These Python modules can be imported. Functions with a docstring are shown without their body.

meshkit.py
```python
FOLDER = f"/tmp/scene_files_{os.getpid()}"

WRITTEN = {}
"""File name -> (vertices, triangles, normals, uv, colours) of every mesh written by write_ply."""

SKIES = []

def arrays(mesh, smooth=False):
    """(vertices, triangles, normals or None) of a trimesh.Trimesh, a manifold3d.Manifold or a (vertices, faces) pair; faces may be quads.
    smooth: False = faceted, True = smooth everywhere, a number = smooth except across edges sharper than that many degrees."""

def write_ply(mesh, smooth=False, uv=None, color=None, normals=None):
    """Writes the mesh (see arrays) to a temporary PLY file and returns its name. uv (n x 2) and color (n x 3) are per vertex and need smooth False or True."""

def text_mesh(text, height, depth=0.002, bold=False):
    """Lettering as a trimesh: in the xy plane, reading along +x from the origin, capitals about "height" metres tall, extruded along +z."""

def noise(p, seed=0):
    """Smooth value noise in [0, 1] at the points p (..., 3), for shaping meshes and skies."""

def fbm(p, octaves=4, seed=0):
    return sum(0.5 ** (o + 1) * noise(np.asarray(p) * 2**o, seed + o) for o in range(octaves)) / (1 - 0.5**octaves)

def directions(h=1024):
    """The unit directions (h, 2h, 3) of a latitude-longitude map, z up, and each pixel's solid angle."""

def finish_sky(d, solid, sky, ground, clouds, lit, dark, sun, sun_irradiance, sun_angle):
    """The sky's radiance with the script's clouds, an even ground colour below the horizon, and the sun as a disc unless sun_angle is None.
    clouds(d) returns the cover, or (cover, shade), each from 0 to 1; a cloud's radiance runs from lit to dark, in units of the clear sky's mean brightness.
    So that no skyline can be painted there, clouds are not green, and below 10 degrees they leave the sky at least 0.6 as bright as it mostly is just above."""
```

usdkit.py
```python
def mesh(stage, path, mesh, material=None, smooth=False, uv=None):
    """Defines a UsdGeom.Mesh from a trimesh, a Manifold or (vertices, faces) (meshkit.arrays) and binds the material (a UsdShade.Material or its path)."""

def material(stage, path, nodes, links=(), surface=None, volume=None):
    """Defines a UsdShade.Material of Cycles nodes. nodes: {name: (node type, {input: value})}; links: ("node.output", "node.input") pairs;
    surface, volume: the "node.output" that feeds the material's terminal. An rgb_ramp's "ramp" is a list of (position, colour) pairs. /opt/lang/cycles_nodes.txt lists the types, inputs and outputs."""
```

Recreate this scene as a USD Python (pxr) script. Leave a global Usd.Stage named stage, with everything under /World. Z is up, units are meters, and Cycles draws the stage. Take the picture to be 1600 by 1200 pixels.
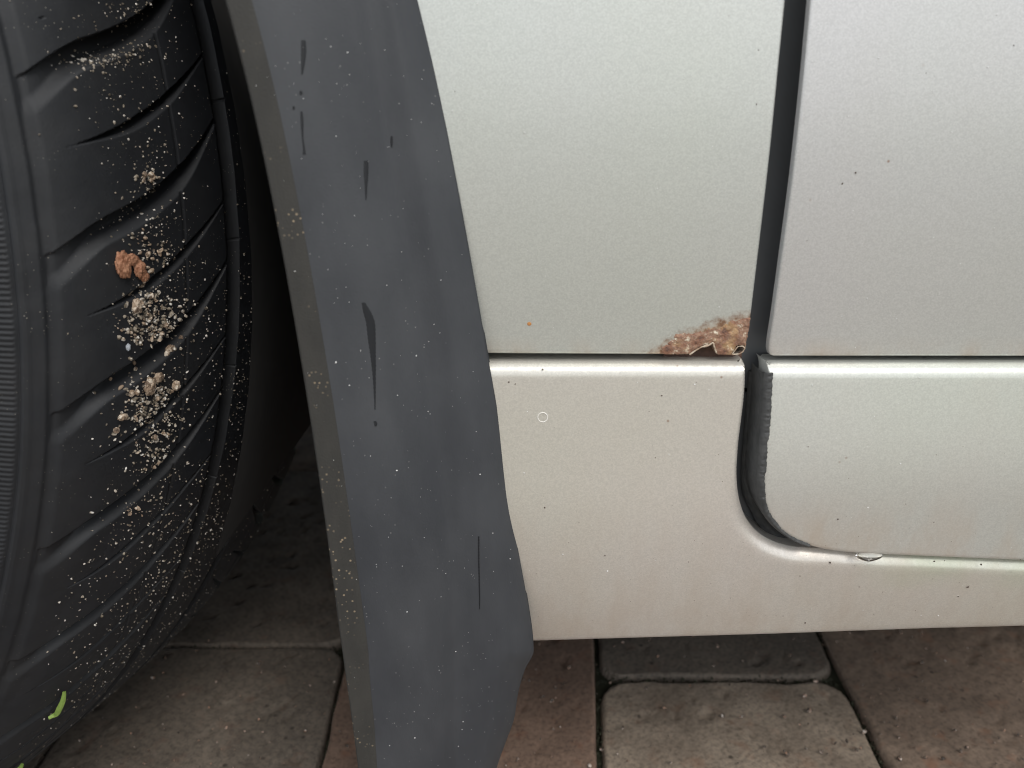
import math, random
import numpy as np, trimesh, usdkit, meshkit, shapely
from scipy.spatial import Delaunay, cKDTree
from shapely.geometry import Polygon, LineString
from pxr import Usd, UsdGeom, UsdLux, UsdShade, Gf, Sdf

stage = Usd.Stage.CreateInMemory()
UsdGeom.SetStageUpAxis(stage, 'Z')
UsdGeom.SetStageMetersPerUnit(stage, 1.0)
UsdGeom.Xform.Define(stage, '/World')
UsdGeom.Scope.Define(stage, '/World/Looks')
rng = np.random.default_rng(7)

# ------------------------------------------------------------------ camera, sky, sun, exposure
F, PITCH, EYE = 1200.0, math.radians(17.5), np.array([0, -0.24, 0.31])      # focal length in pixels of the 1600 px wide photograph
RIGHT, UP, FWD = np.array([1.0, 0, 0]), np.array([0, math.sin(PITCH), math.cos(PITCH)]), np.array([0, math.cos(PITCH), -math.sin(PITCH)])
cam = UsdGeom.Camera.Define(stage, '/World/camera')
cam.CreateHorizontalApertureAttr(36.0); cam.CreateVerticalApertureAttr(27.0)
cam.CreateFocalLengthAttr(36.0 * F / 1600)
cam.CreateClippingRangeAttr(Gf.Vec2f(0.01, 2000))
cam.CreateFStopAttr(12.0); cam.CreateFocusDistanceAttr(0.28)
cam.CreateExposureAttr(1.05)
cam.AddTranslateOp().Set(Gf.Vec3d(*EYE)); cam.AddRotateXOp().Set(90 - math.degrees(PITCH))

SUN_ELEV, SUN_AZ = math.radians(50), math.radians(155)       # azimuth from +y towards +x
sky = UsdLux.DomeLight.Define(stage, '/World/sky')
skym = usdkit.material(stage, '/World/Looks/sky_look', {
    'sky': ('sky_texture', {'sky_type': 'single_scattering', 'sun_disc': False, 'sun_elevation': SUN_ELEV, 'sun_rotation': SUN_AZ, 'air_density': 1.0, 'aerosol_density': 1.5, 'ozone_density': 1.0}),
    'tc': ('texture_coordinate', {}),
    'n': ('noise_texture', {'scale': 2.2, 'detail': 5.0, 'roughness': 0.55}),
    'r': ('rgb_ramp', {'ramp': [(0.25, (0.62, 0.62, 0.62)), (0.65, (1, 1, 1))]}),
    'cl': ('mix_color', {'blend_type': 'mix', 'a': (4.6, 4.9, 5.3), 'b': (8.2, 8.4, 8.6), 'use_clamp': False}),
    'mx': ('mix_color', {'blend_type': 'mix', 'use_clamp': False}),
    'bg': ('background_shader', {'strength': 0.10})},
    [('tc.generated', 'n.vector'), ('n.fac', 'r.fac'), ('r.color', 'mx.fac'), ('n.fac', 'cl.fac'), ('sky.color', 'mx.a'), ('cl.result', 'mx.b'), ('mx.result', 'bg.color')], surface='bg.background')
UsdShade.MaterialBindingAPI.Apply(sky.GetPrim()).Bind(skym)
sun = UsdLux.DistantLight.Define(stage, '/World/sun')
sun.CreateNormalizeAttr(True); sun.CreateIntensityAttr(0.22); sun.CreateAngleAttr(25.0); sun.CreateColorAttr(Gf.Vec3f(1.0, 0.96, 0.9))
sun.AddRotateZOp().Set(-math.degrees(SUN_AZ)); sun.AddRotateXOp().Set(-(90 - math.degrees(SUN_ELEV)))

# ------------------------------------------------------------------ helpers
def ray(u, v):
    u, v = np.asarray(u, float), np.asarray(v, float)
    return FWD + ((u - 800) / F)[..., None] * RIGHT + ((600 - v) / F)[..., None] * UP
def at_y(u, v, y):
    d = ray(u, v); return EYE + d * ((np.asarray(y) - EYE[1]) / d[..., 1])[..., None]
def at_z(u, v, z=0.0):
    d = ray(u, v); return EYE + d * ((np.asarray(z) - EYE[2]) / d[..., 2])[..., None]
def xz(pts, y=0.0):
    p = np.array(pts, float); return at_y(p[:, 0], p[:, 1], np.full(len(p), y))[:, [0, 2]]

taken = {}
def numbered(path):
    n = taken.get(path, 0); taken[path] = n + 1
    return path if n == 0 else f'{path}_{n:03d}'
def tag(p, label=None, cat=None, group=None, kind=None):
    p = p.GetPrim() if hasattr(p, 'GetPrim') else p
    for k, v in (('label', label), ('category', cat), ('group', group), ('kind', kind)):
        if v: p.SetCustomDataByKey(k, v)
    return p
def thing(name, label, cat=None, group=None, kind=None):
    return tag(UsdGeom.Xform.Define(stage, numbered('/World/' + name)), label, cat, group, kind)
def obj(name, mesh, mat, parent=None, smooth=35, label=None):
    path = numbered((str(parent.GetPath()) if parent is not None else '/World') + '/' + name)
    m = usdkit.mesh(stage, path, mesh, mat, smooth=smooth)
    m.CreateDoubleSidedAttr(True)
    return tag(m, label)
def mat(name, nodes, links, surface='p.BSDF', volume=None):
    return usdkit.material(stage, '/World/Looks/' + name, nodes, links, surface=surface, volume=volume)
def sstep(a, b, x):
    t = np.clip((np.asarray(x, float) - a) / (b - a), 0, 1); return t * t * (3 - 2 * t)
def resample(c, step):
    c = np.asarray(c, float)[:, :2]; l = LineString(c); n = max(8, int(round(l.length / step)))
    return np.array([l.interpolate(k / n, normalized=True).coords[0] for k in range(n)])
def spline(pts, n):
    from scipy.interpolate import PchipInterpolator
    p = np.array(pts, float); d = np.r_[0, np.cumsum(np.hypot(*np.diff(p, axis=0).T))]
    t = np.linspace(0, d[-1], n); return np.stack([PchipInterpolator(d, p[:, k])(t) for k in range(p.shape[1])], 1)

# ------------------------------------------------------------------ materials
def paint_look(name, base, stains, rough=0.36, algae=None, rust=None):
    """Silver metallic paint: flakes of about 0.3 mm, tint drift standing in for lilac and green reflections, road film and rust spots."""
    n = {'g': ('geometry', {}),
         'fl': ('voronoi_texture', {'scale': 2600.0}),
         'flr': ('rgb_ramp', {'ramp': [(0.0, (0.925, 0.925, 0.925)), (0.5, (1.0, 1.0, 1.0)), (1.0, (1.08, 1.08, 1.08))]}),
         'sep': ('separate_color', {}),
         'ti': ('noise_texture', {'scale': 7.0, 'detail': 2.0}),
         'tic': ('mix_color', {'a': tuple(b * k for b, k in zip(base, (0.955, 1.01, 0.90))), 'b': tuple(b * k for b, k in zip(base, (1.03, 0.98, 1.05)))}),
         'mul': ('mix_color', {'blend_type': 'multiply', 'fac': 1.0, 'use_clamp': False}),
         'map': ('mapping', {'mapping_type': 'point', 'scale': (1, 1, 0.35)}),
         'dn': ('noise_texture', {'scale': 55.0, 'detail': 6.0, 'roughness': 0.65}),
         'dr': ('rgb_ramp', {'ramp': [(0.40, (0, 0, 0)), (0.74, (1, 1, 1))]}),
         'sx': ('separate_xyz', {}), 'zr': ('map_range', {'from_min': stains[0], 'from_max': stains[1], 'to_min': stains[2], 'to_max': stains[3], 'clamp': True}),
         'dm': ('math', {'math_type': 'multiply'}),
         'dirt': ('mix_color', {'b': (0.36, 0.27, 0.19)}),
         'rv': ('voronoi_texture', {'scale': 130.0, 'randomness': 1.0}),
         'rr': ('rgb_ramp', {'ramp': [(0.035, (1, 1, 1)), (0.075, (0, 0, 0))]}),
         'rn': ('noise_texture', {'scale': 24.0, 'detail': 2.0}),
         'rnr': ('rgb_ramp', {'ramp': [(0.55, (0, 0, 0)), (0.62, (1, 1, 1))]}),
         'rm': ('math', {'math_type': 'multiply'}), 'rm2': ('math', {'math_type': 'multiply', 'value2': 0.75}),
         'rust': ('mix_color', {'b': (0.22, 0.10, 0.04)}),
         'ms': ('math', {'math_type': 'multiply_add', 'value2': -0.35, 'value3': 0.46}),
         'bn': ('noise_texture', {'scale': 700.0, 'detail': 3.0}), 'bump': ('bump', {'strength': 0.05, 'distance': 0.0004}),
         'rg': ('math', {'math_type': 'multiply_add', 'value2': 0.25, 'value3': rough}),
         'p': ('principled_bsdf', {'coat_weight': 0.35, 'coat_roughness': 0.12, 'specular_ior_level': 0.5})}
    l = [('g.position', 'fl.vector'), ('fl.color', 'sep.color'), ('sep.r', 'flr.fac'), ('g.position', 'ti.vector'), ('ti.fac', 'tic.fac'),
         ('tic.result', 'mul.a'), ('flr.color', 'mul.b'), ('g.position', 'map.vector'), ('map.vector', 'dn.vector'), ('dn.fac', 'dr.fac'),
         ('g.position', 'sx.vector'), ('sx.z', 'zr.value'), ('dr.color', 'dm.value1'), ('zr.result', 'dm.value2'),
         ('dm.value', 'dirt.fac'), ('mul.result', 'dirt.a'), ('g.position', 'rv.vector'), ('rv.distance', 'rr.fac'), ('g.position', 'rn.vector'), ('rn.fac', 'rnr.fac'),
         ('rr.color', 'rm.value1'), ('rnr.color', 'rm.value2'), ('rm.value', 'rm2.value1'), ('rm2.value', 'rust.fac'), ('dirt.result', 'rust.a'),
         ('dm.value', 'ms.value1'), ('ms.value', 'p.metallic'), ('g.position', 'bn.vector'), ('bn.fac', 'bump.height'), ('bump.normal', 'p.normal'),
         ('dm.value', 'rg.value1'), ('rg.value', 'p.roughness')]
    out = 'rust.result'
    if algae:
        n |= {'an': ('noise_texture', {'scale': 40.0, 'detail': 4.0}), 'ar': ('rgb_ramp', {'ramp': [(0.3, (0.1, 0.1, 0.1)), (0.7, (1, 1, 1))]}),
              'az': ('map_range', {'from_min': algae[0], 'from_max': algae[1], 'to_min': 0.0, 'to_max': 0.55, 'clamp': True}),
              'ax': ('map_range', {'from_min': algae[2], 'from_max': algae[2] + 0.02, 'to_min': 0.0, 'to_max': 1.0, 'clamp': True}),
              'am': ('math', {'math_type': 'multiply'}), 'am2': ('math', {'math_type': 'multiply'}), 'alg': ('mix_color', {'b': (0.34, 0.47, 0.25)})}
        l += [('g.position', 'an.vector'), ('an.fac', 'ar.fac'), ('sx.z', 'az.value'), ('sx.x', 'ax.value'), ('ar.color', 'am.value1'), ('az.result', 'am.value2'), ('am.value', 'am2.value1'), ('ax.result', 'am2.value2'), ('am2.value', 'alg.fac'), ('rust.result', 'alg.a')]
        out = 'alg.result'
    if rust:                                  # brown bleeding round a rusted place: centre, half axes, tilt
        n |= {'um': ('mapping', {'mapping_type': 'texture', 'location': (rust[0], 0, rust[1]), 'rotation': (0, rust[4], 0), 'scale': (rust[2], 1.0, rust[3])}), 'ul': ('vector_math', {'math_type': 'length'}),
              'un': ('noise_texture', {'scale': 420.0, 'detail': 5.0, 'roughness': 0.7}), 'ua': ('math', {'math_type': 'multiply_add', 'value2': 1.5, 'value3': -0.75}), 'us': ('math', {'math_type': 'add'}),
              'ur': ('map_range', {'from_min': 0.85, 'from_max': 1.4, 'to_min': 0.95, 'to_max': 0.0, 'clamp': True}), 'stain': ('mix_color', {}), 'uc': ('rgb_ramp', {'ramp': [(0.4, (0.22, 0.115, 0.06)), (0.6, (0.46, 0.33, 0.22))]})}
        l += [('g.position', 'um.vector'), ('um.vector', 'ul.vector1'), ('g.position', 'un.vector'), ('un.fac', 'ua.value1'), ('ul.value', 'us.value1'), ('ua.value', 'us.value2'), ('us.value', 'ur.value'), ('ur.result', 'stain.fac'), ('un.fac', 'uc.fac'), ('uc.color', 'stain.b'), (out, 'stain.a')]
        out = 'stain.result'
    return mat(name, n, l + [(out, 'p.base_color')])

def speckled(name, base, alt, scale, rough, spec=None, bump=0.2, dist=0.0004, bscale=400.0, specks=None, level=0.5, stretch=(1, 1, 1), film=None):
    """A dull material with two tones, fine relief and (optional) pale specks: specks = (cells per metre, size, colour)."""
    n = {'g': ('geometry', {}), 'm': ('mapping', {'mapping_type': 'point', 'scale': stretch}), 'n': ('noise_texture', {'scale': scale, 'detail': 6.0, 'roughness': 0.6}), 'r': ('rgb_ramp', {'ramp': [(0.3, base), (0.7, alt)]}),
         'b': ('noise_texture', {'scale': bscale, 'detail': 4.0}), 'bump': ('bump', {'strength': bump, 'distance': dist}),
         'p': ('principled_bsdf', {'roughness': rough, 'specular_ior_level': level})}
    l = [('g.position', 'm.vector'), ('m.vector', 'n.vector'), ('n.fac', 'r.fac'), ('g.position', 'b.vector'), ('b.fac', 'bump.height'), ('bump.normal', 'p.normal')]
    out = 'r.color'
    if specks:
        n |= {'v': ('voronoi_texture', {'scale': specks[0]}), 'vr': ('rgb_ramp', {'ramp': [(specks[1] * 0.6, (1, 1, 1)), (specks[1], (0, 0, 0))]}),
              'k': ('noise_texture', {'scale': specks[0] * 0.11, 'detail': 2.0}), 'kr': ('rgb_ramp', {'ramp': [(0.5, (0, 0, 0)), (0.66, (1, 1, 1))]}),
              'km': ('math', {'math_type': 'multiply'}), 'mx': ('mix_color', {'b': specks[2]})}
        l += [('g.position', 'v.vector'), ('v.distance', 'vr.fac'), ('g.position', 'k.vector'), ('k.fac', 'kr.fac'), ('vr.color', 'km.value1'), ('kr.color', 'km.value2'), ('km.value', 'mx.fac'), ('r.color', 'mx.a')]
        out = 'mx.result'
    if film:
        n |= {'f': ('noise_texture', {'scale': film[0], 'detail': 7.0, 'roughness': 0.68}), 'ff': ('map_range', {'from_min': 0.46, 'from_max': 0.72, 'to_min': 0.0, 'to_max': film[1], 'clamp': True}), 'fx': ('mix_color', {'b': film[2]})}
        l += [('m.vector', 'f.vector'), ('f.fac', 'ff.value'), ('ff.result', 'fx.fac'), (out, 'fx.a')]; out = 'fx.result'
    return mat(name, n, l + [(out, 'p.base_color')])

Z_SEAM = float(at_y(900, 556, 0.0)[2])
Z_DOOR = float(at_y(1450, 872, 0.0)[2])
X_DROP = float(at_y(1330, 868, 0.0)[0])
paint_upper = paint_look('silver_paint_upper', (0.515, 0.513, 0.498), (Z_SEAM, Z_SEAM + 0.007, 1.0, 0.03))  # door: its cooler reflections are put into the base colour
RC = at_y(1112, 536, 0.0)
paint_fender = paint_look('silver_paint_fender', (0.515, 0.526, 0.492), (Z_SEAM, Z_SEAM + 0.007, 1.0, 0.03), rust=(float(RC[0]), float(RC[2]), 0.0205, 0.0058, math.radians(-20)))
paint_sill = paint_look('silver_paint_sill', (0.580, 0.550, 0.505), (Z_SEAM - 0.11, Z_SEAM - 0.03, 0.55, 0.06), algae=(Z_DOOR - 0.014, Z_DOOR + 0.001, X_DROP))  # warmer base colour stands in for the paving reflected in the sill
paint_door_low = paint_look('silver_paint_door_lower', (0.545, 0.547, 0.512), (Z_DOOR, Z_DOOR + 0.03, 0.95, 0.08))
shaded_jamb_paint = mat('shaded_jamb_paint', {'p': ('principled_bsdf', {'base_color': (0.13, 0.135, 0.14), 'metallic': 0.2, 'roughness': 0.4})}, [])  # silver jamb, with the shade inside the gaps put into its colour
flap_plastic = speckled('weathered_black_plastic', (0.024, 0.0262, 0.0305), (0.035, 0.0375, 0.042), 45, 0.6, bump=0.12, bscale=1500, specks=(420, 0.10, (0.2, 0.2, 0.19)), stretch=(1, 1, 0.55), film=(22, 0.26, (0.075, 0.078, 0.082)))
lip_plastic = speckled('dusty_plastic_lip', (0.020, 0.019, 0.0165), (0.031, 0.029, 0.0245), 160, 0.75, bump=0.25, bscale=1500, specks=(600, 0.24, (0.26, 0.20, 0.13)), stretch=(1, 1, 0.35))
wet_plastic = mat('wet_plastic', {'p': ('principled_bsdf', {'base_color': (0.011, 0.012, 0.014), 'roughness': 0.55, 'specular_ior_level': 0.3})}, [])
rubber = speckled('tyre_rubber', (0.0066, 0.0074, 0.0092), (0.0108, 0.0120, 0.0144), 90, 0.64, bump=0.15, bscale=1100, specks=(700, 0.13, (0.22, 0.20, 0.17)), level=0.45, film=(38, 0.4, (0.022, 0.0215, 0.021)))
black_liner = speckled('dark_felt_liner', (0.008, 0.008, 0.008), (0.014, 0.013, 0.012), 60, 0.9)
seal_rubber = speckled('perished_seal_rubber', (0.03, 0.031, 0.031), (0.06, 0.06, 0.058), 300, 0.7, bump=0.8, bscale=900)
rim_metal = mat('grey_rim_metal', {'p': ('principled_bsdf', {'base_color': (0.4, 0.41, 0.42), 'metallic': 0.8, 'roughness': 0.4})}, [])
glassy = mat('water', {'p': ('principled_bsdf', {'base_color': (1, 1, 1), 'roughness': 0.0, 'ior': 1.33, 'transmission_weight': 1.0})}, [])
def grain_look(name, ramp):
    return mat(name, {'g': ('geometry', {}), 'v': ('voronoi_texture', {'scale': 900.0}), 's': ('separate_color', {}), 'r': ('rgb_ramp', {'ramp': ramp}), 'p': ('principled_bsdf', {'roughness': 0.75})},
               [('g.position', 'v.vector'), ('v.color', 's.color'), ('s.r', 'r.fac'), ('r.color', 'p.base_color')])
sand_look = grain_look('sand', [(0.0, (0.05, 0.04, 0.03)), (0.35, (0.17, 0.14, 0.10)), (0.7, (0.34, 0.29, 0.23)), (1.0, (0.64, 0.61, 0.56))])
clod_look = grain_look('sand_clod', [(0.0, (0.10, 0.07, 0.05)), (0.35, (0.24, 0.17, 0.115)), (0.7, (0.38, 0.29, 0.21)), (1.0, (0.58, 0.51, 0.42))])
red_look = speckled('red_brown_crumb', (0.20, 0.075, 0.035), (0.42, 0.22, 0.13), 500, 0.7, bump=0.6, bscale=900)
dark_dirt = mat('dark_dirt', {'p': ('principled_bsdf', {'base_color': (0.07, 0.05, 0.035), 'roughness': 0.8})}, [])
dust_look = mat('pale_dust', {'p': ('principled_bsdf', {'base_color': (0.62, 0.62, 0.60), 'roughness': 0.6})}, [])
ring_look = mat('dried_water_mark', {'p': ('principled_bsdf', {'base_color': (0.80, 0.78, 0.73), 'roughness': 0.6})}, [])
orange_look = mat('orange_rust', {'p': ('principled_bsdf', {'base_color': (0.42, 0.19, 0.06), 'roughness': 0.8})}, [])
blade_look = speckled('green_blade', (0.16, 0.26, 0.05), (0.30, 0.42, 0.10), 300, 0.55)
moss_look = speckled('dark_moss', (0.018, 0.018, 0.010), (0.036, 0.038, 0.018), 400, 0.9)
rust_look = mat('flaking_rust', {'g': ('geometry', {}), 'n': ('noise_texture', {'scale': 330.0, 'detail': 7.0, 'roughness': 0.7}),
    'r': ('rgb_ramp', {'ramp': [(0.34, (0.06, 0.035, 0.028)), (0.41, (0.20, 0.10, 0.065)), (0.46, (0.24, 0.115, 0.065)), (0.495, (0.20, 0.125, 0.095)), (0.53, (0.33, 0.19, 0.115)), (0.565, (0.20, 0.105, 0.07)), (0.62, (0.56, 0.46, 0.34)), (0.70, (0.74, 0.70, 0.60))]}),
    'm': ('noise_texture', {'scale': 150.0, 'detail': 3.0}), 'mr': ('rgb_ramp', {'ramp': [(0.52, (0, 0, 0)), (0.66, (1, 1, 1))]}),
    'mx': ('mix_color', {'b': (0.50, 0.33, 0.15)}), 'h': ('math', {'math_type': 'multiply', 'value2': 0.55}),
    'b': ('noise_texture', {'scale': 800.0, 'detail': 5.0}), 'bump': ('bump', {'strength': 0.9, 'distance': 0.0006}), 'p': ('principled_bsdf', {'roughness': 0.75})},
    [('g.position', 'n.vector'), ('n.fac', 'r.fac'), ('g.position', 'm.vector'), ('m.fac', 'mr.fac'), ('mr.color', 'h.value1'), ('h.value', 'mx.fac'), ('r.color', 'mx.a'), ('mx.result', 'p.base_color'), ('g.position', 'b.vector'), ('b.fac', 'bump.height'), ('bump.normal', 'p.normal')])
rust_dark = speckled('dark_rust', (0.05, 0.028, 0.02), (0.11, 0.06, 0.042), 250, 0.8, bump=0.4)

def paver_look(name, a, b, red, redness):
    return mat(name, {'g': ('geometry', {}), 'n': ('noise_texture', {'scale': 26.0, 'detail': 7.0, 'roughness': 0.68}), 'r': ('rgb_ramp', {'ramp': [(0.32, a), (0.68, b)]}),
        'f': ('noise_texture', {'scale': 420.0, 'detail': 4.0, 'roughness': 0.7}), 'fr': ('rgb_ramp', {'ramp': [(0.3, (0.55, 0.55, 0.55)), (0.5, (1, 1, 1)), (0.72, (1.35, 1.32, 1.28))]}),
        'mu': ('mix_color', {'blend_type': 'multiply', 'fac': 1.0, 'use_clamp': False}),
        'q': ('noise_texture', {'scale': 75.0, 'detail': 5.0, 'roughness': 0.6}), 'qr': ('rgb_ramp', {'ramp': [(0.56, (0, 0, 0)), (0.74, (1, 1, 1))]}), 'qm': ('math', {'math_type': 'multiply', 'value2': redness}), 'rd': ('mix_color', {'b': red}),
        'v': ('voronoi_texture', {'scale': 95.0}), 'vr': ('rgb_ramp', {'ramp': [(0.07, (1, 1, 1)), (0.16, (0, 0, 0))]}), 'k': ('noise_texture', {'scale': 18.0, 'detail': 2.0}), 'kr': ('rgb_ramp', {'ramp': [(0.5, (0, 0, 0)), (0.6, (1, 1, 1))]}),
        'km': ('math', {'math_type': 'multiply'}), 'km2': ('math', {'math_type': 'multiply', 'value2': 0.8}), 'pit': ('mix_color', {'b': (0.02, 0.016, 0.013)}),
        'bump': ('bump', {'strength': 0.4, 'distance': 0.0010}), 'p': ('principled_bsdf', {'roughness': 0.78, 'specular_ior_level': 0.35})},
        [('g.position', 'n.vector'), ('n.fac', 'r.fac'), ('g.position', 'f.vector'), ('f.fac', 'fr.fac'), ('r.color', 'mu.a'), ('fr.color', 'mu.b'), ('g.position', 'q.vector'), ('q.fac', 'qr.fac'), ('qr.color', 'qm.value1'), ('qm.value', 'rd.fac'), ('mu.result', 'rd.a'),
         ('g.position', 'v.vector'), ('v.distance', 'vr.fac'), ('g.position', 'k.vector'), ('k.fac', 'kr.fac'), ('vr.color', 'km.value1'), ('kr.color', 'km.value2'), ('km.value', 'km2.value1'), ('km2.value', 'pit.fac'), ('rd.result', 'pit.a'), ('pit.result', 'p.base_color'),
         ('f.fac', 'bump.height'), ('bump.normal', 'p.normal')])
PAVER = [paver_look('paver_grey_brown', (0.165, 0.129, 0.098), (0.300, 0.243, 0.187), (0.204, 0.102, 0.060), 0.5),
         paver_look('paver_red_brown', (0.132, 0.088, 0.065), (0.223, 0.148, 0.109), (0.198, 0.084, 0.048), 0.6),
         paver_look('paver_dark', (0.098, 0.081, 0.065), (0.168, 0.138, 0.110), (0.168, 0.084, 0.054), 0.35),
         paver_look('paver_brown', (0.127, 0.093, 0.070), (0.224, 0.165, 0.123), (0.216, 0.102, 0.060), 0.6)]

# ------------------------------------------------------------------ ground: lawn sheet and the paved driveway
grass = speckled('lawn', (0.05, 0.085, 0.02), (0.10, 0.15, 0.045), 8, 0.9, bump=1.0, dist=0.02, bscale=60)
g = trimesh.creation.box((1200, 1200, 0.02)); g.apply_translation((0, 0, -0.05))
tag(obj('lawn', g, grass, smooth=False), kind='structure')
drive = thing('driveway', None, kind='structure')
bed = trimesh.creation.box((5.0, 7.2, 0.02)); bed.apply_translation((0.0, -0.6, -0.0175))
obj('joint_bed', bed, moss_look, drive, smooth=False)
YREF = 0.10
def line_at(p, q):
    a, b = at_z(*p), at_z(*q); s = (b[0] - a[0]) / (b[1] - a[1]); return a[0] + s * (YREF - a[1]), s
LA, LB, LC = line_at((535, 1040), (500, 1200)), line_at((930, 1010), (935, 1200)), line_at((1310, 1040), (1390, 1200))
COLW = 0.5 * (LC[0] - LA[0])
lines = {0: LA, 1: LB, 2: LC}
for k in range(3, 16): lines[k] = (LC[0] + COLW * (k - 2), LC[1])
for k in range(-1, -15, -1): lines[k] = (LA[0] + COLW * k, LA[1])
def col_x(k, y): return lines[k][0] + lines[k][1] * np.clip(y - YREF, -0.2, 0.5)
ROW = float(at_z(440, 733)[1] - at_z(400, 1007)[1])
ph_left, ph_mid = float(at_z(400, 1007)[1]), float(at_z(1120, 1056)[1])
phases = {-1: ph_left, 0: ph_left + 0.105, 1: ph_mid, 2: ph_mid + 0.137}
def paver_mesh(cx, y0, y1, fine, seed, gap=0.0016, drop=0.0):
    """A worn block: rounded wavy edges, uneven top."""
    nu, nv = (44, 70) if fine else (3, 4)
    e = 0.004
    def axis(n, L):
        if not fine: return np.array([0, 0.02, 0.98, 1.0]) if n == 4 else np.array([0, 0.03, 0.97, 1.0])
        edge = np.array([0, 0.0006, 0.0014, 0.0026, 0.004, 0.006, 0.009]) / L
        return np.r_[edge, np.linspace(0.012 / L, 1 - 0.012 / L, n), (1 - edge)[::-1]]
    a, b = axis(nu, COLW), axis(nv, y1 - y0)
    A, B = np.meshgrid(a, b, indexing='ij')
    Y = y0 + gap + B * (y1 - y0 - 2 * gap)
    X = col_x(cx, Y) * (1 - A) + col_x(cx + 1, Y) * A + (1 - 2 * A) * gap
    du, dv = np.minimum(A, 1 - A) * COLW, np.minimum(B, 1 - B) * (y1 - y0)
    d = np.minimum(du, dv)
    corner = np.hypot(np.maximum(0.016 - du, 0), np.maximum(0.016 - dv, 0))
    d = np.where((du < 0.016) & (dv < 0.016), np.minimum(d, 0.016 - corner), d)
    P = np.stack([X, Y, np.zeros_like(X) + seed * 3.1], -1)
    Z = np.zeros_like(X) - drop
    if fine:
        wob = 0.0028 * (meshkit.fbm(P * 60, 3, seed) - 0.5)
        r = 0.0012 + 0.0014 * meshkit.noise(P * 25, seed + 3)
        t = np.clip((d + wob) / r, -0.6, 1)
        Z += -0.0034 * np.where(t < 1, (1 - t) ** 2.2, 0) + 0.0011 * (meshkit.fbm(P * 45, 4, seed) - 0.5) + 0.0006 * (meshkit.fbm(P * 400, 2, seed + 1) - 0.5)
        pits = meshkit.noise(P * 150, seed + 9); Z -= 0.0016 * sstep(0.80, 0.93, pits) * (d > 0.006)
    else:
        Z -= np.where(d < 1e-9, 0.003, 0)
    n, m = X.shape
    v = np.stack([X, Y, Z], -1).reshape(-1, 3); i, j = np.meshgrid(np.arange(n - 1), np.arange(m - 1), indexing='ij')
    q = np.stack([i * m + j, (i + 1) * m + j, (i + 1) * m + j + 1, i * m + j + 1], -1).reshape(-1, 4)
    loop = np.r_[np.arange(n) * m, (n - 1) * m + np.arange(1, m), (np.arange(n - 2, -1, -1)) * m + m - 1, np.arange(m - 2, 0, -1)]
    low = v[loop].copy(); low[:, 2] = -0.0435; k = len(v); L = len(loop); r = np.arange(L)
    w = np.stack([loop, loop[(r + 1) % L], k + (r + 1) % L, k + r], -1)[:, ::-1]
    return np.vstack([v, low]), np.vstack([q, w])
special = {(0, 0): 1, (1, 0): 0, (1, 1): 2, (2, 0): 3, (-1, 0): 2, (-1, -1): 2, (0, 1): 2}
count = 0
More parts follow.
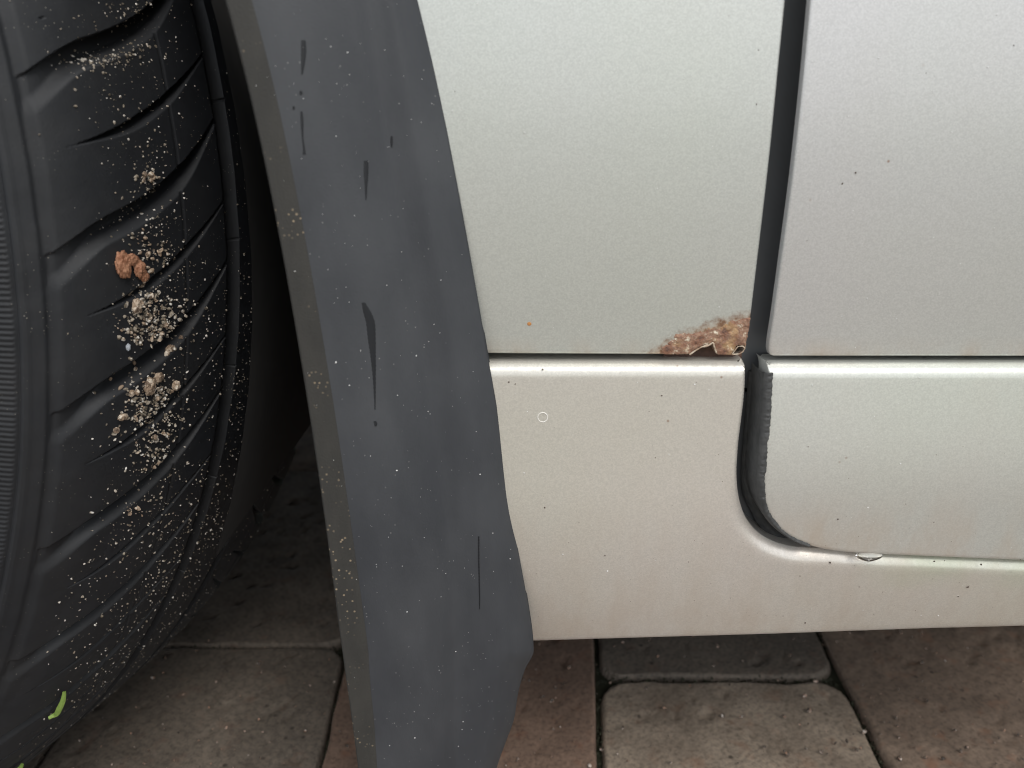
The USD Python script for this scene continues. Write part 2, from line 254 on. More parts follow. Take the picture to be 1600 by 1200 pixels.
for c in range(-13, 13):
    ph = phases.get(c, ph_mid + 0.5 * ROW * (c % 2) + 0.02 * math.sin(c * 2.1))
    for k in range(-11, 6):
        y0, y1 = ph + (k - 1) * ROW, ph + k * ROW
        xm = lines[c][0] + COLW / 2
        near = -0.65 < xm < 0.7 and y1 > -0.05 and y0 < 0.75
        if not near and (abs(xm) > 1.15 or y1 < -2.6 or y0 > 1.0): continue
        # a block reaches from the joint at ph (front edge) backwards for k >= 1
        key = {(-1): {1: 0, 0: -1}, 0: {1: 0, 0: 0}, 1: {1: 1, 0: 0}, 2: {0: 0}}.get(c, {}).get(k)
        m = PAVER[special[(c, key)]] if key is not None and (c, key) in special else PAVER[(c * 7 + k * 3) % 4]
        obj('paver', paver_mesh(c, y0, y1, near, (c + 20) * 40 + k + 20, gap=0.0024 if c == 1 and k in (0, 1) else 0.0007, drop=0.001 * ((c * 5 + k * 3) % 3)), m, drive, smooth=50 if near else False)
        count += 1
# moss and dirt crumbs that fill the joints
def blob_cloud(points, sizes, seed, flat=1.0, sub=0):
    r = np.random.default_rng(seed); base = trimesh.creation.icosphere(sub, 1.0)
    V, Fc = np.array(base.vertices), np.array(base.faces); out, fs = [], []
    for i, (p, s) in enumerate(zip(points, sizes)):
        sc = s * r.uniform(0.4, 1.3, 3); q = trimesh.transformations.random_rotation_matrix(r.random(3))[:3, :3]
        out.append((V * r.uniform(0.75, 1.2, (len(V), 1)) * sc) @ q.T * np.array([1, 1, flat]) + p); fs.append(Fc + i * len(V))
    return np.vstack(out), np.vstack(fs)
mp = []
for c in range(-3, 6):
    for y in np.arange(0.0, 0.5, 0.0006): 
        if meshkit.noise(np.array([c * 3.3, y * 30, 1.0]), 5) > 0.35: mp.append((col_x(c, y) + rng.normal(0, 0.0014), y, -0.0055 + rng.normal(0, 0.0012)))
for c, ks in ((-1, (0, 1)), (0, (0, 1)), (1, (0, 1)), (2, (0, 1))):
    for k in ks:
        y = phases[c] + k * ROW
        for f in np.arange(0, 1, 0.004): mp.append((col_x(c, y) * (1 - f) + col_x(c + 1, y) * f, y + rng.normal(0, 0.0016), -0.005 + rng.normal(0, 0.0014)))
mp = np.array(mp)
tag(obj('moss', blob_cloud(mp, rng.uniform(0.0004, 0.0011, len(mp)), 3), moss_look, smooth=True), 'dark green brown moss and dirt filling the joints of the brown paving', 'moss', kind='stuff')
gp = []
for _ in range(420):
    p = at_z(rng.uniform(100, 1600), rng.uniform(985, 1230)); gp.append((p[0], p[1], 0.0004))
gp = np.array(gp)
tag(obj('grit', blob_cloud(gp, rng.uniform(0.0003, 0.0011, len(gp)) * rng.choice([0.6, 1, 1.5], len(gp)), 4), grain_look('grit', [(0, (0.03, 0.025, 0.02)), (0.6, (0.12, 0.09, 0.07)), (0.8, (0.35, 0.2, 0.13)), (1, (0.5, 0.45, 0.4))]), smooth=True), 'scattered dark grit and crumbs lying on the brown paving blocks', 'grit', kind='stuff')

# ------------------------------------------------------------------ the car
car = thing('car', 'silver car with a rusted fender corner above its sill and a black mud flap', 'car')
def panel(poly, profile, bevel, depth, h=0.004, holes=(), step=0.0012, rings=(0, .00003, .0001, .0002, .0004, .0007, .0011, .0016, .0023, .0032, .0044, .006), extra=None, soft=None):
    """A sheet with the outline poly (x, z), bulged by profile(x, z), its edges rolled inwards by bevel(x, z) and turned back by depth."""
    P = Polygon(poly, holes).buffer(0)
    rmax = max(rings); pts, dist, outer = [], [], []
    for d in rings:
        Q = P.buffer(-d, join_style=1) if d else P
        for G in getattr(Q, 'geoms', [Q]):
            for ring in [G.exterior, *G.interiors]:
                if ring.length < 0.002: continue
                c = resample(ring.coords, step if d < 0.0017 else step * 1.6)
                if d == 0: outer.append((len(pts), len(c)))
                pts.extend(c); dist.extend([d] * len(c))
    I = P.buffer(-(rmax + 0.4 * h)); x0, z0, x1, z1 = I.bounds
    gx, gz = np.meshgrid(np.arange(x0, x1, h), np.arange(z0, z1, h)); gpt = np.stack([gx.ravel(), gz.ravel()], 1)
    gpt = gpt[shapely.contains_xy(I, gpt)]
    allp = np.vstack([pts, gpt]); dist = np.r_[dist, np.full(len(gpt), 1.0)]
    T = Delaunay(allp).simplices
    cen = allp[T].mean(1); T = T[shapely.contains_xy(P.buffer(1e-6), cen)]
    a = allp[T]; area = (a[:, 1, 0] - a[:, 0, 0]) * (a[:, 2, 1] - a[:, 0, 1]) - (a[:, 1, 1] - a[:, 0, 1]) * (a[:, 2, 0] - a[:, 0, 0])
    T = T[np.abs(area) > 1e-13]; area = area[np.abs(area) > 1e-13]; T[area < 0] = T[area < 0][:, ::-1]
    x, z = allp.T; r = bevel(x, z)
    y = profile(x, z) + r * (1 - np.sqrt(np.clip(1 - np.clip(1 - dist / r, 0, 1) ** 2, 0, 1)))
    if soft is not None:
        w, k = soft(x, z), np.clip(1 - dist / 0.0056, 0, 1); y = y * (1 - w) + w * (profile(x, z) + 0.0036 * k ** 2)
    v = np.stack([x, y, z], 1)
    if extra is not None: v = extra(v, dist)
    walls, n = [], len(v); back = []
    for s, L in outer:
        r_ = np.arange(L); b = v[s:s + L].copy(); b[:, 1] += depth
        k = n + sum(len(q) for q in back); back.append(b)
        walls.append(np.vstack([np.stack([s + r_, k + r_, s + (r_ + 1) % L], 1), np.stack([s + (r_ + 1) % L, k + r_, k + (r_ + 1) % L], 1)]))
    return np.vstack([v, *back]), np.vstack([T, *walls])

def y_upper(x, z):                       # the doors' side: almost upright, bulging a little above the seam
    t = (z - Z_SEAM); return -0.10 * t + 0.55 * t * t + 0.02 * (np.asarray(x) - 0.1) ** 2
def y_sill(x, z):                        # rolls under towards its lower edge
    t = np.clip(Z_SEAM - z, 0, 1); return -0.0035 - 0.02 * t + 3.0 * np.clip(t - 0.045, 0, 1) ** 2 + 0 * x
def y_door_low(x, z):
    t = np.clip(Z_SEAM - z, 0, 1); return -0.0042 - 0.10 * t + 0.24 * np.logaddexp(0, (t - 0.040) / 0.006) * 0.006 + 0 * x

def table(pairs): 
    from scipy.interpolate import PchipInterpolator
    a = np.array(pairs, float); return PchipInterpolator(a[:, 0], a[:, 1], extrapolate=True)
f_left = table([(-260, 268), (0, 351), (200, 401), (480, 455), (760, 499), (1000, 531), (1200, 559), (1380, 582)])
f_right = table([(-260, 560), (-120, 618), (0, 653), (110, 680), (227, 703), (400, 735), (560, 763), (640, 777), (800, 799), (877, 813), (950, 826), (1000, 833), (1016, 834), (1047, 820), (1087, 809), (1120, 804), (1160, 790), (1197, 777), (1380, 735)])
f_mid = table([(-260, 520), (0, 585), (187, 612), (300, 630), (430, 655), (700, 690), (900, 712), (1200, 716), (1380, 716)])
# upper panels: fender (front) and door
fr = xz([(1224, -40), (1220, 0), (1210, 100), (1198, 230), (1186, 350), (1177, 440), (1172, 495), (1168, 528), (1165, 543), (1159, 551), (1148, 555)])
bl = xz([(700, 555.5)])
fv = np.linspace(552, -235, 60)
arch = [tuple(p) for p in xz(np.stack([f_left(fv) + 0.42 * (f_right(fv) - f_left(fv)), fv], 1))]
arch += [(-0.42 + 0.352 * math.cos(t), 0.294 + 0.352 * math.sin(t)) for t in np.linspace(math.radians(27), math.radians(181), 80)]
top_z = 0.80
fender = [(fr[0][0] + 0.045, top_z), *fr, *arch, (-1.05, 0.30), (-1.05, 0.62), (-0.95, 0.72)]
# rust has eaten the corner: a bite from the lower edge and a hole
hole1 = xz([(1076, 560), (1077, 553.5), (1086, 547), (1096, 541), (1106, 539), (1113, 534), (1116, 543), (1119, 551), (1124, 560)])
hole2 = xz([(1143, 553.5), (1148, 546), (1152, 540.5), (1159, 540), (1163, 543), (1160, 549), (1154, 552.5)])
rust_poly = Polygon(xz([(1031, 551), (1038, 540), (1048, 530), (1056, 521), (1064, 518.5), (1072, 522), (1080, 520), (1088, 518), (1094, 515), (1100, 516), (1108, 513.5), (1115, 512.5), (1124, 509), (1134, 505.5), (1146, 501), (1157, 497), (1166, 494), (1172, 491), (1170, 510), (1168, 528), (1165, 543), (1159, 551), (1148, 554.6), (1130, 554.8), (1060, 554.2), (1040, 554)]))
fpoly = Polygon(fender).buffer(0).difference(Polygon(hole1)).difference(Polygon(hole2)).buffer(0)
fpoly = max(getattr(fpoly, 'geoms', [fpoly]), key=lambda q: q.area)
fpanel = obj('front_fender', panel(np.array(fpoly.exterior.coords)[:-1], y_upper, lambda x, z: np.full_like(x, 0.0011), 0.010, h=0.006, holes=[np.array(r.coords)[:-1] for r in fpoly.interiors]), paint_fender, car, label='silver front fender panel with a rusted lower corner')
# the rust itself: a flaky crust lying on the sheet
rp = rust_poly.difference(Polygon(hole1)).difference(Polygon(hole2)).buffer(-0.0001)
rp = max(getattr(rp, 'geoms', [rp]), key=lambda q: q.area)
def crust(v, dist):
    P3 = np.stack([v[:, 0], v[:, 2], np.zeros(len(v))], 1)
    edge = np.clip(dist / 0.0012, 0, 1)
    n = meshkit.fbm(P3 * 900, 3, 2); big = meshkit.fbm(P3 * 330, 2, 8)
    v = v.copy(); v[:, 1] -= 0.00012 + edge * (0.0001 + 0.0007 * np.clip(n - 0.30, 0, 1) + 0.0009 * np.clip(big - 0.45, 0, 1)); return v
def wobble(poly, amp, freq, seed, step=0.0002):
    c = resample(poly.exterior.coords, step); P3 = np.stack([c[:, 0], c[:, 1], np.zeros(len(c))], 1) * freq
    return c + amp * np.stack([meshkit.fbm(P3, 3, seed) - 0.5, meshkit.fbm(P3, 3, seed + 7) - 0.5], 1)
rp2 = Polygon(wobble(Polygon(wobble(rp, 0.0022, 700, 4)).buffer(0), 0.0012, 2400, 14)).buffer(0).intersection(fpoly.buffer(-0.0002))
rp2 = max(getattr(rp2, 'geoms', [rp2]), key=lambda q: q.area)
obj('rust_patch', panel(np.array(rp2.exterior.coords)[:-1], y_upper, lambda x, z: np.full_like(x, 0.00005), 0.0004, h=0.00022, step=0.0002, rings=(0, .0002, .0004, .0007, .001, .0012), holes=[np.array(r.coords)[:-1] for r in rp2.interiors], extra=crust), rust_look, fpanel, smooth=60, label='flaky brown rust crust eating the corner')
# curled paint rims round the two holes
def rim_of(pts, closed, rad, seed):
    c = np.array(pts); c = resample(np.vstack([c, c[:1]]) if closed else c, 0.0003)
    p = np.stack([c[:, 0], y_upper(c[:, 0], c[:, 1]) - 0.0004, c[:, 1]], 1)
    rad = rad * (0.6 + 0.8 * meshkit.noise(p * 1500, seed))
    return tube(p, rad, closed)
def tube(p, rad, closed=False, sides=8):
    t = (np.roll(p, -1, 0) - np.roll(p, 1, 0)) if closed else np.gradient(p, axis=0)
    t /= np.linalg.norm(t, axis=1, keepdims=True) + 1e-12
    a = np.cross(t, [0, 1.0, 0]); bad = np.linalg.norm(a, axis=1) < 1e-3; a[bad] = np.cross(t[bad], [1.0, 0, 0]); a /= np.linalg.norm(a, axis=1, keepdims=True); b = np.cross(t, a)
    n = len(p); ang = np.arange(sides) * 2 * np.pi / sides; rad = np.broadcast_to(rad, (n,))
    v = p[:, None] + rad[:, None, None] * (np.cos(ang)[None, :, None] * a[:, None] + np.sin(ang)[None, :, None] * b[:, None])
    i, j = np.meshgrid(np.arange(n if closed else n - 1), np.arange(sides), indexing='ij'); i2 = (i + 1) % n
    return v.reshape(-1, 3), np.stack([i * sides + j, i * sides + (j + 1) % sides, i2 * sides + (j + 1) % sides, i2 * sides + j], -1).reshape(-1, 4)
curled = mat('curled_paint', {'g': ('geometry', {}), 'n': ('noise_texture', {'scale': 500.0, 'detail': 4.0}), 'r': ('rgb_ramp', {'ramp': [(0.35, (0.30, 0.20, 0.13)), (0.6, (0.52, 0.44, 0.34))]}), 'p': ('principled_bsdf', {'roughness': 0.6})}, [('g.position', 'n.vector'), ('n.fac', 'r.fac'), ('r.color', 'p.base_color')])
obj('curled_edge', rim_of(hole2, True, 0.00018, 1), curled, fpanel, smooth=True)
obj('curled_edge', rim_of(hole1[1:8], False, 0.00028, 2), curled, fpanel, smooth=True)
bk = trimesh.creation.box((0.026, 0.001, 0.016)); bk.apply_translation((at_y(1105, 548, 0)[0], 0.006, Z_SEAM + 0.004))
obj('rusty_backing', bk, rust_dark, fpanel, smooth=False)

dl = xz([(1267, -60), (1258, 0), (1246, 130), (1232, 270), (1217, 400), (1207, 490), (1202, 530), (1201, 546), (1203, 554), (1209, 556.5)])
door_poly = [*dl, (0.62, Z_SEAM - 0.0006), (0.62, top_z), (dl[0][0] + 0.047, top_z)]
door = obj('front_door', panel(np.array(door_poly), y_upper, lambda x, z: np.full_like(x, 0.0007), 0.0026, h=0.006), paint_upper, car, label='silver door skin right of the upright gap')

# lower level: sill in front, door bottom behind the upright gap
inner = [(1163, 563), (1165, 575), (1163, 620), (1158, 660), (1154, 690), (1151, 727), (1152, 757), (1161, 797), (1179, 829), (1198, 845), (1225, 857), (1255, 863), (1300, 865), (1350, 869), (1450, 873), (1600, 880), (1900, 893), (2300, 910)]
inner = spline(xz(inner, -0.003), 260)
bot = xz([(2300, 950), (1900, 961), (1600, 975), (1450, 980), (1200, 992), (1000, 1000), (832, 1007), (700, 1012)], 0.0105)
sill_poly = np.vstack([[(-0.06, Z_SEAM - 0.0018)], [(inner[0][0] - 0.0006, Z_SEAM - 0.0018)], inner, bot, [(-0.06, bot[-1][1])]])
ZT = Z_SEAM - 0.0018
cx_, cz_ = xz([(1255, 760)], -0.003)[0]
def sill_extra(v, dist):                 # the upper edge is rolled much wider than the others
    t = np.clip(1 - (ZT - v[:, 2]) / 0.0040, 0, 1); v = v.copy()
    v[:, 1] = np.maximum(v[:, 1], y_sill(v[:, 0], v[:, 2]) + 0.0040 * (1 - np.sqrt(1 - t ** 2)) * (v[:, 0] < 0.115) * (t > 0)); return v
def sill_bevel(x, z): return 0.0016 + 0.0036 * sstep(bot[3][1] + 0.010, bot[3][1] + 0.004, z)
def sill_soft(x, z): return sstep(cz_ + 0.006, cz_ - 0.016, z) * (np.asarray(x) > cx_ - 0.06) * sstep(bot[3][1] + 0.008, bot[3][1] + 0.014, z)
sill = obj('sill', panel(sill_poly, y_sill, sill_bevel, 0.014, h=0.0022, extra=sill_extra, soft=sill_soft, rings=(0, .00004, .00012, .0003, .0006, .001, .0015, .0021, .0028, .0036, .0046, .006, .0074)), paint_sill, car, label='silver sill with a curved inner edge and pale rolled top')
dlo = spline(xz([(1201, 568.5), (1201, 580), (1197, 640), (1191, 690), (1187, 735), (1188, 768), (1195, 795), (1210, 818), (1240, 842), (1287, 858), (1330, 864), (1400, 868), (1600, 877), (1900, 890), (2300, 907)], -0.004), 240)
ZD = Z_SEAM - 0.0019
def dlow_extra(v, dist):
    t = np.clip(1 - (ZD - v[:, 2]) / 0.0038, 0, 1); v = v.copy()
    v[:, 1] = np.maximum(v[:, 1], y_door_low(v[:, 0], v[:, 2]) + 0.0038 * (1 - np.sqrt(1 - t ** 2))); return v
dlow = obj('door_lower_panel', panel(np.vstack([[(dlo[0][0] + 0.0022, ZD), (dlo[0][0] + 0.0008, ZD - 0.0004)], dlo, [(dlo[-1][0], ZD)]]), y_door_low, lambda x, z: np.full_like(x, 0.0009), 0.010, h=0.0022, extra=dlow_extra), paint_door_low, door, label='silver lower door panel with a rounded front corner')
# ragged seal along the lower door's front edge, and the smooth rubber in the gap
ed = spline(dlo[(dlo[:, 1] < Z_SEAM - 0.0035) & (dlo[:, 0] < cx_ + 0.005)], 420); nrm = np.stack([-np.gradient(ed[:, 1]), np.gradient(ed[:, 0])], 1); nrm /= np.linalg.norm(nrm, axis=1, keepdims=True)
tt = np.linspace(0, 1, 420); wd = 0.0021 * (1 - 0.75 * sstep(0.5, 0.95, tt))
P3 = np.stack([ed[:, 0], ed[:, 1], 0 * tt], 1)
o_in = ed + nrm * (-0.0004 - 0.0013 * (0.6 * meshkit.fbm(P3 * 1300, 3, 5) + 0.6 * meshkit.noise(P3 * 260, 8) - 0.1)[:, None] * (1 - 0.4 * tt[:, None])); o_out = ed + nrm * wd[:, None]
if np.mean(o_out[:, 0]) > np.mean(ed[:, 0]): o_in, o_out = 2 * ed - o_in, 2 * ed - o_out
yf = y_door_low(ed[:, 0], ed[:, 1])
rows = [np.stack([o_in[:, 0], yf - 0.0001, o_in[:, 1]], 1), np.stack([ed[:, 0], yf - 0.00055 - 0.0005 * meshkit.noise(P3 * 1400, 6), ed[:, 1]], 1), np.stack([(ed + nrm * 0 + o_out)[:, 0] / 2, yf - 0.0004, (ed + o_out)[:, 1] / 2], 1), np.stack([o_out[:, 0], yf + 0.0006, o_out[:, 1]], 1), np.stack([o_out[:, 0], yf + 0.012, o_out[:, 1]], 1)]
def loft(rows, flip=False):
    n, m = len(rows), len(rows[0]); v = np.vstack(rows); i, j = np.meshgrid(np.arange(n - 1), np.arange(m - 1), indexing='ij')
    q = np.stack([i * m + j, (i + 1) * m + j, (i + 1) * m + j + 1, i * m + j + 1], -1).reshape(-1, 4); return v, (q[:, ::-1] if flip else q)
obj('door_seal', loft(rows), seal_rubber, door, smooth=50, label='ragged perished black seal on the lower door edge')
# what is seen in the gaps: the jamb, coloured dark for the gap shade, with a rubber roll
jx0, jx1 = at_y(1120, 700, 0)[0], at_y(1290, 300, 0)[0]
jamb = np.array([[jx0, ZT + 0.002], [jx1, ZT + 0.002]])
jb = trimesh.creation.box((0.09, 0.002, 0.60)); jb.apply_translation((0.083, 0.0135, Z_SEAM + 0.285))
obj('door_jamb', jb, shaded_jamb_paint, car, smooth=False)
jl = trimesh.creation.box((0.09, 0.002, 0.075)); jl.apply_translation((0.083, 0.0125, Z_SEAM - 0.054))
obj('sill_jamb', jl, shaded_jamb_paint, car, smooth=False)
roll = spline([at_y(u, v, 0.008) for u, v in [(1181, 580), (1179, 600), (1176, 640), (1171, 700), (1168, 740), (1180, 790), (1205, 828), (1250, 855)]], 120)
obj('rubber_roll', tube(roll, 0.0024, sides=12), seal_rubber, car, smooth=True)

# wheel arch liner, underbody and the body behind the skin: dark, so that no daylight comes through
lin = []
for y in (0.004, 0.30): lin.append(np.array([(-0.42 + 0.338 * math.cos(t), y, 0.294 + 0.338 * math.sin(t)) for t in np.linspace(math.radians(-22), math.radians(200), 60)]))
obj('arch_liner', loft(lin), black_liner, car, smooth=True)
def bx(lo, hi): 
    b = trimesh.creation.box(np.subtract(hi, lo)); b.apply_translation(np.add(lo, hi) / 2); return b
ub = trimesh.util.concatenate([bx((-0.03, 0.06, Z_SEAM - 0.094), (2.3, 1.55, 0.19)), bx((-1.1, 0.30, 0.15), (-0.04, 1.28, 0.30)), bx((-1.15, 0.0, 0.12), (-1.05, 1.55, 0.6)), bx((-1.1, 1.28, 0.17), (-0.75, 1.55, 0.30))])
obj('underbody', ub, black_liner, car, smooth=False)
shell = trimesh.util.concatenate([bx((-0.03, 0.03, 0.192), (2.3, 1.55, 0.88)), bx((-1.05, 0.305, 0.302), (-0.035, 1.55, 0.80)), bx((-1.05, 0.03, 0.66), (-0.035, 0.30, 0.80)), bx((0.35, 0.2, 0.885), (2.0, 1.4, 1.38))])
obj('body_shell', shell, black_liner, car, smooth=False)

# ------------------------------------------------------------------ mud flap / arch trim: a bulged strip standing out from the body
def flap_y(u, v):
    L, M, Rr = f_left(v), f_mid(v), f_right(v)
    a = np.where(u < M, (u - L) / (M - L) * 0.7, 0.7 + 0.3 * (u - M) / np.maximum(Rr - M, 5))
    up = table([(-0.05, -0.0256), (0.0, -0.0256), (0.05, -0.0253), (0.15, -0.0241), (0.28, -0.0217), (0.4, -0.0188), (0.6, -0.0128), (0.68, -0.0105), (0.73, -0.0101), (0.8, -0.0098), (0.9, -0.0075), (1.0, -0.0040)])(np.clip(a, -0.05, 1))
    lo = table([(-0.05, -0.0262), (0.0, -0.0262), (0.05, -0.0258), (0.15, -0.0249), (0.28, -0.0235), (0.4, -0.0213), (0.6, -0.0165), (0.70, -0.0128), (0.78, -0.0120), (0.88, -0.0110), (0.95, -0.0078), (1.0, -0.0030)])(np.clip(a, -0.05, 1))
    w = sstep(500, 1000, v); return up * (1 - w) + lo * w + 0.0005 * (v - 600) / 600 * 0
def flap_pt(u, v, off=0.0): 
    u, v = np.asarray(u, float), np.asarray(v, float); return at_y(u, v, flap_y(u, v) - off)
LIP = 0.14
vs = np.linspace(-240, 1360, 420)
def strip(fa, fb, n):
    rows = []
    for f in np.linspace(fa, fb, n): rows.append(flap_pt(f_left(vs) + f * (f_right(vs) - f_left(vs)), vs))
    return rows
face = strip(LIP, 1.0, 70)
edge_back = face[-1] + np.array([-0.001, 0.006, 0])
inner_back = [face[-1] + np.array([-0.0004, 0.0009, 0]), edge_back]
back = [r + np.array([0.0, 0.0035, 0]) for r in face[::-1]]
flap = obj('mud_flap', loft([*face, *inner_back, *back, face[0]], True), flap_plastic, car, smooth=40, label='weathered black plastic mud flap behind the front wheel')
lip = strip(0.012, LIP, 14)
l0 = lip[0]
lip_rows = [r + np.array([0, -0.00005, 0]) for r in lip[::-1]] + [l0 + np.array([-0.0006, 0.0006, 0]), l0 + np.array([-0.0008, 0.0016, 0]), l0 + np.array([-0.0002, 0.0024, 0]), l0 + np.array([0.004, 0.0035, 0])] + [lip[-1] + np.array([0, 0.004, 0])]
obj('flap_lip', loft(lip_rows), lip_plastic, flap, smooth=50, label='dusty brownish outer lip of the flap')
# water runs that have dried to dark streaks
def streak(cl, w, off=0.00016):
    """cl: centre line pixels, w: half widths in pixels."""
    p = spline(np.column_stack([cl, w]), 90); n = len(p)
    j = 0.25 * np.sin(np.arange(n) * 1.7) * (p[:, 2] > 1)
    rows = [flap_pt(p[:, 0] + k * (p[:, 2] + j) , p[:, 1], off if abs(k) < 1 else 0.00002) for k in (-1, -0.8, 0, 0.8, 1)]
    return loft(rows, True)
for cl, w in ([[(474, 63), (474.5, 80), (473.5, 98), (472, 116)], [3.2, 4.0, 3.0, 0.8]], [[(471, 174), (472, 190), (473, 215), (475, 232), (475.5, 241)], [1.6, 2.2, 1.2, 1.4, 2.6]],
              [[(572, 251), (572, 268), (572, 288), (572, 312)], [3.6, 3.6, 2.2, 0.6]], [[(612, 213), (612, 222), (612, 230)], [1.2, 1.6, 0.6]],
              [[(568, 473), (571, 481), (575, 491), (579, 505), (581, 530), (583, 556), (585, 592), (586, 640)], [2.6, 4.6, 6.4, 6.9, 6.0, 4.2, 2.2, 0.7]], [[(748, 838), (748, 870), (749, 910), (749.5, 952)], [1.0, 1.1, 1.0, 0.6]],
              [[(586, 658), (587, 663), (587, 666)], [1.6, 2.4, 1.0]], [[(470, 142), (470.5, 145), (470, 148)], [1.2, 2.0, 1.0]], [[(459, 166), (459, 168.5), (459, 171)], [1.0, 1.6, 0.8]]):
    obj('wet_streak', streak(cl, w), wet_plastic, flap, smooth=True)
# pale dust specks stuck to flap
du = []; ds = []
for _ in range(260):
    v = rng.uniform(0, 1200); f = rng.beta(1.1, 1.1); u = f_left(v) + (0.02 + 0.96 * f) * (f_right(v) - f_left(v)); du.append(flap_pt(u, v)); ds.append(rng.choice([0.00007, 0.00011, 0.00016, 0.00024], p=[.5, .33, .14, .03]))
for u, v, s in [(543, 82, .0008), (620, 735, .0010), (525, 566, .0009), (546, 602, .0006), (678, 507, .0005), (669, 643, .0005), (648, 1153, .0010), (797, 873, .0007), (770, 833, .0007), (588, 882, .0005), (557, 905, .0006), (712, 1018, .0007), (722, 1140, .0006), (686, 1047, .0005), (636, 956, .0005), (663, 840, .0006), (461, 424, .0009)]:
    du.append(flap_pt(u, v)); ds.append(s * 0.38)
tag(obj('dust_specks', blob_cloud(np.array(du), ds, 9, sub=0), dust_look, smooth=True), 'tiny pale dust specks stuck on the black mud flap', 'dust', kind='stuff')

# ------------------------------------------------------------------ front wheel: worn tyre with its tread cut into it
TC, PHI, CAM, TR, TW = np.array([-0.4465, 0.0520, 0.2921]), -0.2370, 0.0608, 0.3342, 0.2040
ta = np.array([math.cos(PHI), math.sin(PHI), 0]); tn = np.array([-math.sin(PHI), math.cos(PHI), 0])
tup = np.array([0, 0, 1.0]) * math.cos(CAM) + tn * math.sin(CAM); tnn = tn * math.cos(CAM) - np.array([0, 0, 1.0]) * math.sin(CAM)
PT = 8.521
def crown(s):
    q = np.abs(s - TW / 2) / (TW / 2); o = (s > TW / 2); return 0.004 * q ** 2 + 0.010 * q ** 8 + o * 0.020 * q ** 4 + 0.0014 * (1 - sstep(0.0046, 0.0056, s)) - 0.0008 * (1 - sstep(0.0026, 0.0034, s))
prof = [(0.02, -0.125), (0.006, -0.118), (-0.004, -0.105), (-0.0125, -0.085), (-0.0150, -0.068), (-0.0140, -0.052), (-0.0120, -0.040), (-0.0086, -0.0290), (-0.0053, -0.0225), (-0.0034, -0.0192), (-0.0026, -0.0180), (-0.0018, -0.0176), (-0.0020, -0.0168), (-0.0019, -0.0161), (-0.0012, -0.0153), (-0.0004, -0.0148)]
ps = np.vstack([np.array([np.interp(np.linspace(0, len(prof) - 1, 90), np.arange(len(prof)), np.array(prof)[:, k]) for k in (0, 1)]).T,
                np.array([(s, -crown(s)) for s in np.linspace(0, TW, 310)]),
                [(TW + 0.004, -0.044), (TW + 0.010, -0.06), (TW + 0.012, -0.07), (TW, -0.10), (TW - 0.02, -0.115)]])
thd = np.r_[np.linspace(-180, -62, 60, endpoint=False), np.linspace(-62, 34, 1500, endpoint=False), np.linspace(34, 180, 70)]
Sg, TH = np.meshgrid(ps[:, 0], thd, indexing='ij'); RR = TR + np.broadcast_to(ps[:, 1:2], Sg.shape).copy()
tread = np.zeros(len(ps), bool); tread[86:400] = True
def tread_cut(s, th):
    """Depth (m) of the tread pattern at axial place s (m) and angle th (degrees)."""
    m = s * 1000; q = m / 50; mm = math.radians(1) * TR * 1000
    out = np.zeros_like(s)
    def valley(d, w, depth, steep=0.7, run=0.48):       # d: mm below the upper edge
        w = np.maximum(w, 1e-3); inside = (d > 0) & (d < w)
        a = sstep(0, np.minimum(steep, 0.35 * w), d); b = sstep(0, run * w, w - d); return np.where(inside, depth * a * b, 0)
    for side in (0, 1):
        mloc = m if side == 0 else TW * 1000 - m
        off = 0 if side == 0 else 3.3
        qq = mloc / 50
        edge = 7.122 + off + 2.245 * qq + 0.798 * qq ** 2 + 0.475 * qq ** 3 - 1.5 * np.clip(1 - mloc / 22, 0, 1) ** 1.7
        d = ((edge - th) % PT) * mm
        w = 8.2 * (1 - sstep(48, 82, mloc)) + 3.6 * (1 - sstep(2, 20, mloc)) + 0.5
        dep = (0.0046 * sstep(3, 26, mloc) + 0.0013) * (mloc < 82) * sstep(4.0, 5.2, mloc)
        out = np.maximum(out, valley(d, w * (mloc < 82), dep))
        edge = 2.373 + off + 2.46 * qq + 1.315 * qq ** 2
        d = ((edge - th) % PT) * mm
        w = 4.4 * sstep(9, 40, mloc) * (1 - 0.75 * sstep(50, 74, mloc)) * (mloc < 75)
        out = np.maximum(out, valley(d, w, 0.0048 * sstep(9, 30, mloc), 0.5, 0.7))
    def ring(c, w, depth): return depth * (1 - sstep(w / 2 - 0.5, w / 2 + 0.4, np.abs(m - c)))
    out = np.maximum(out, ring(51.5, 0.7, 0.0007)); out = np.maximum(out, ring(78, 6.5, 0.0062)); out = np.maximum(out, ring(112, 6.5, 0.0062)); out = np.maximum(out, ring(144, 0.8, 0.0008))
    return out
RR[86:400] -= tread_cut(Sg[86:400], TH[86:400]) * (1 - sstep(0.18, 0.197, Sg[86:400]) * 0.6)
# ribbed ring on the sidewall
rs = -ps[:, 1]; band = sstep(0.0178, 0.0186, rs) * (1 - sstep(0.046, 0.048, rs)); band[180:] = 0
SS = Sg.copy(); SS -= (band[:, None] * 0.00042 * (0.5 + 0.5 * np.cos(TH * 2 * np.pi / 0.30)))
bumpy = 0.0005 * (meshkit.fbm(np.stack([Sg * 90, TH * 0.5, 0 * Sg], -1), 3, 3) - 0.5); RR += bumpy
def tyre_pt(s, r, th):
    t = np.radians(th); return TC + np.asarray(s)[..., None] * tnn + np.asarray(r)[..., None] * (np.cos(t)[..., None] * ta + np.sin(t)[..., None] * tup)
V = tyre_pt(SS, RR, TH)
low = V[..., 2] < 0.004; V[..., 2] = np.where(low, np.maximum(0.0004, 0.004 + (V[..., 2] - 0.004) * 0.1), V[..., 2])
n, m = Sg.shape; i, j = np.meshgrid(np.arange(n - 1), np.arange(m - 1), indexing='ij')
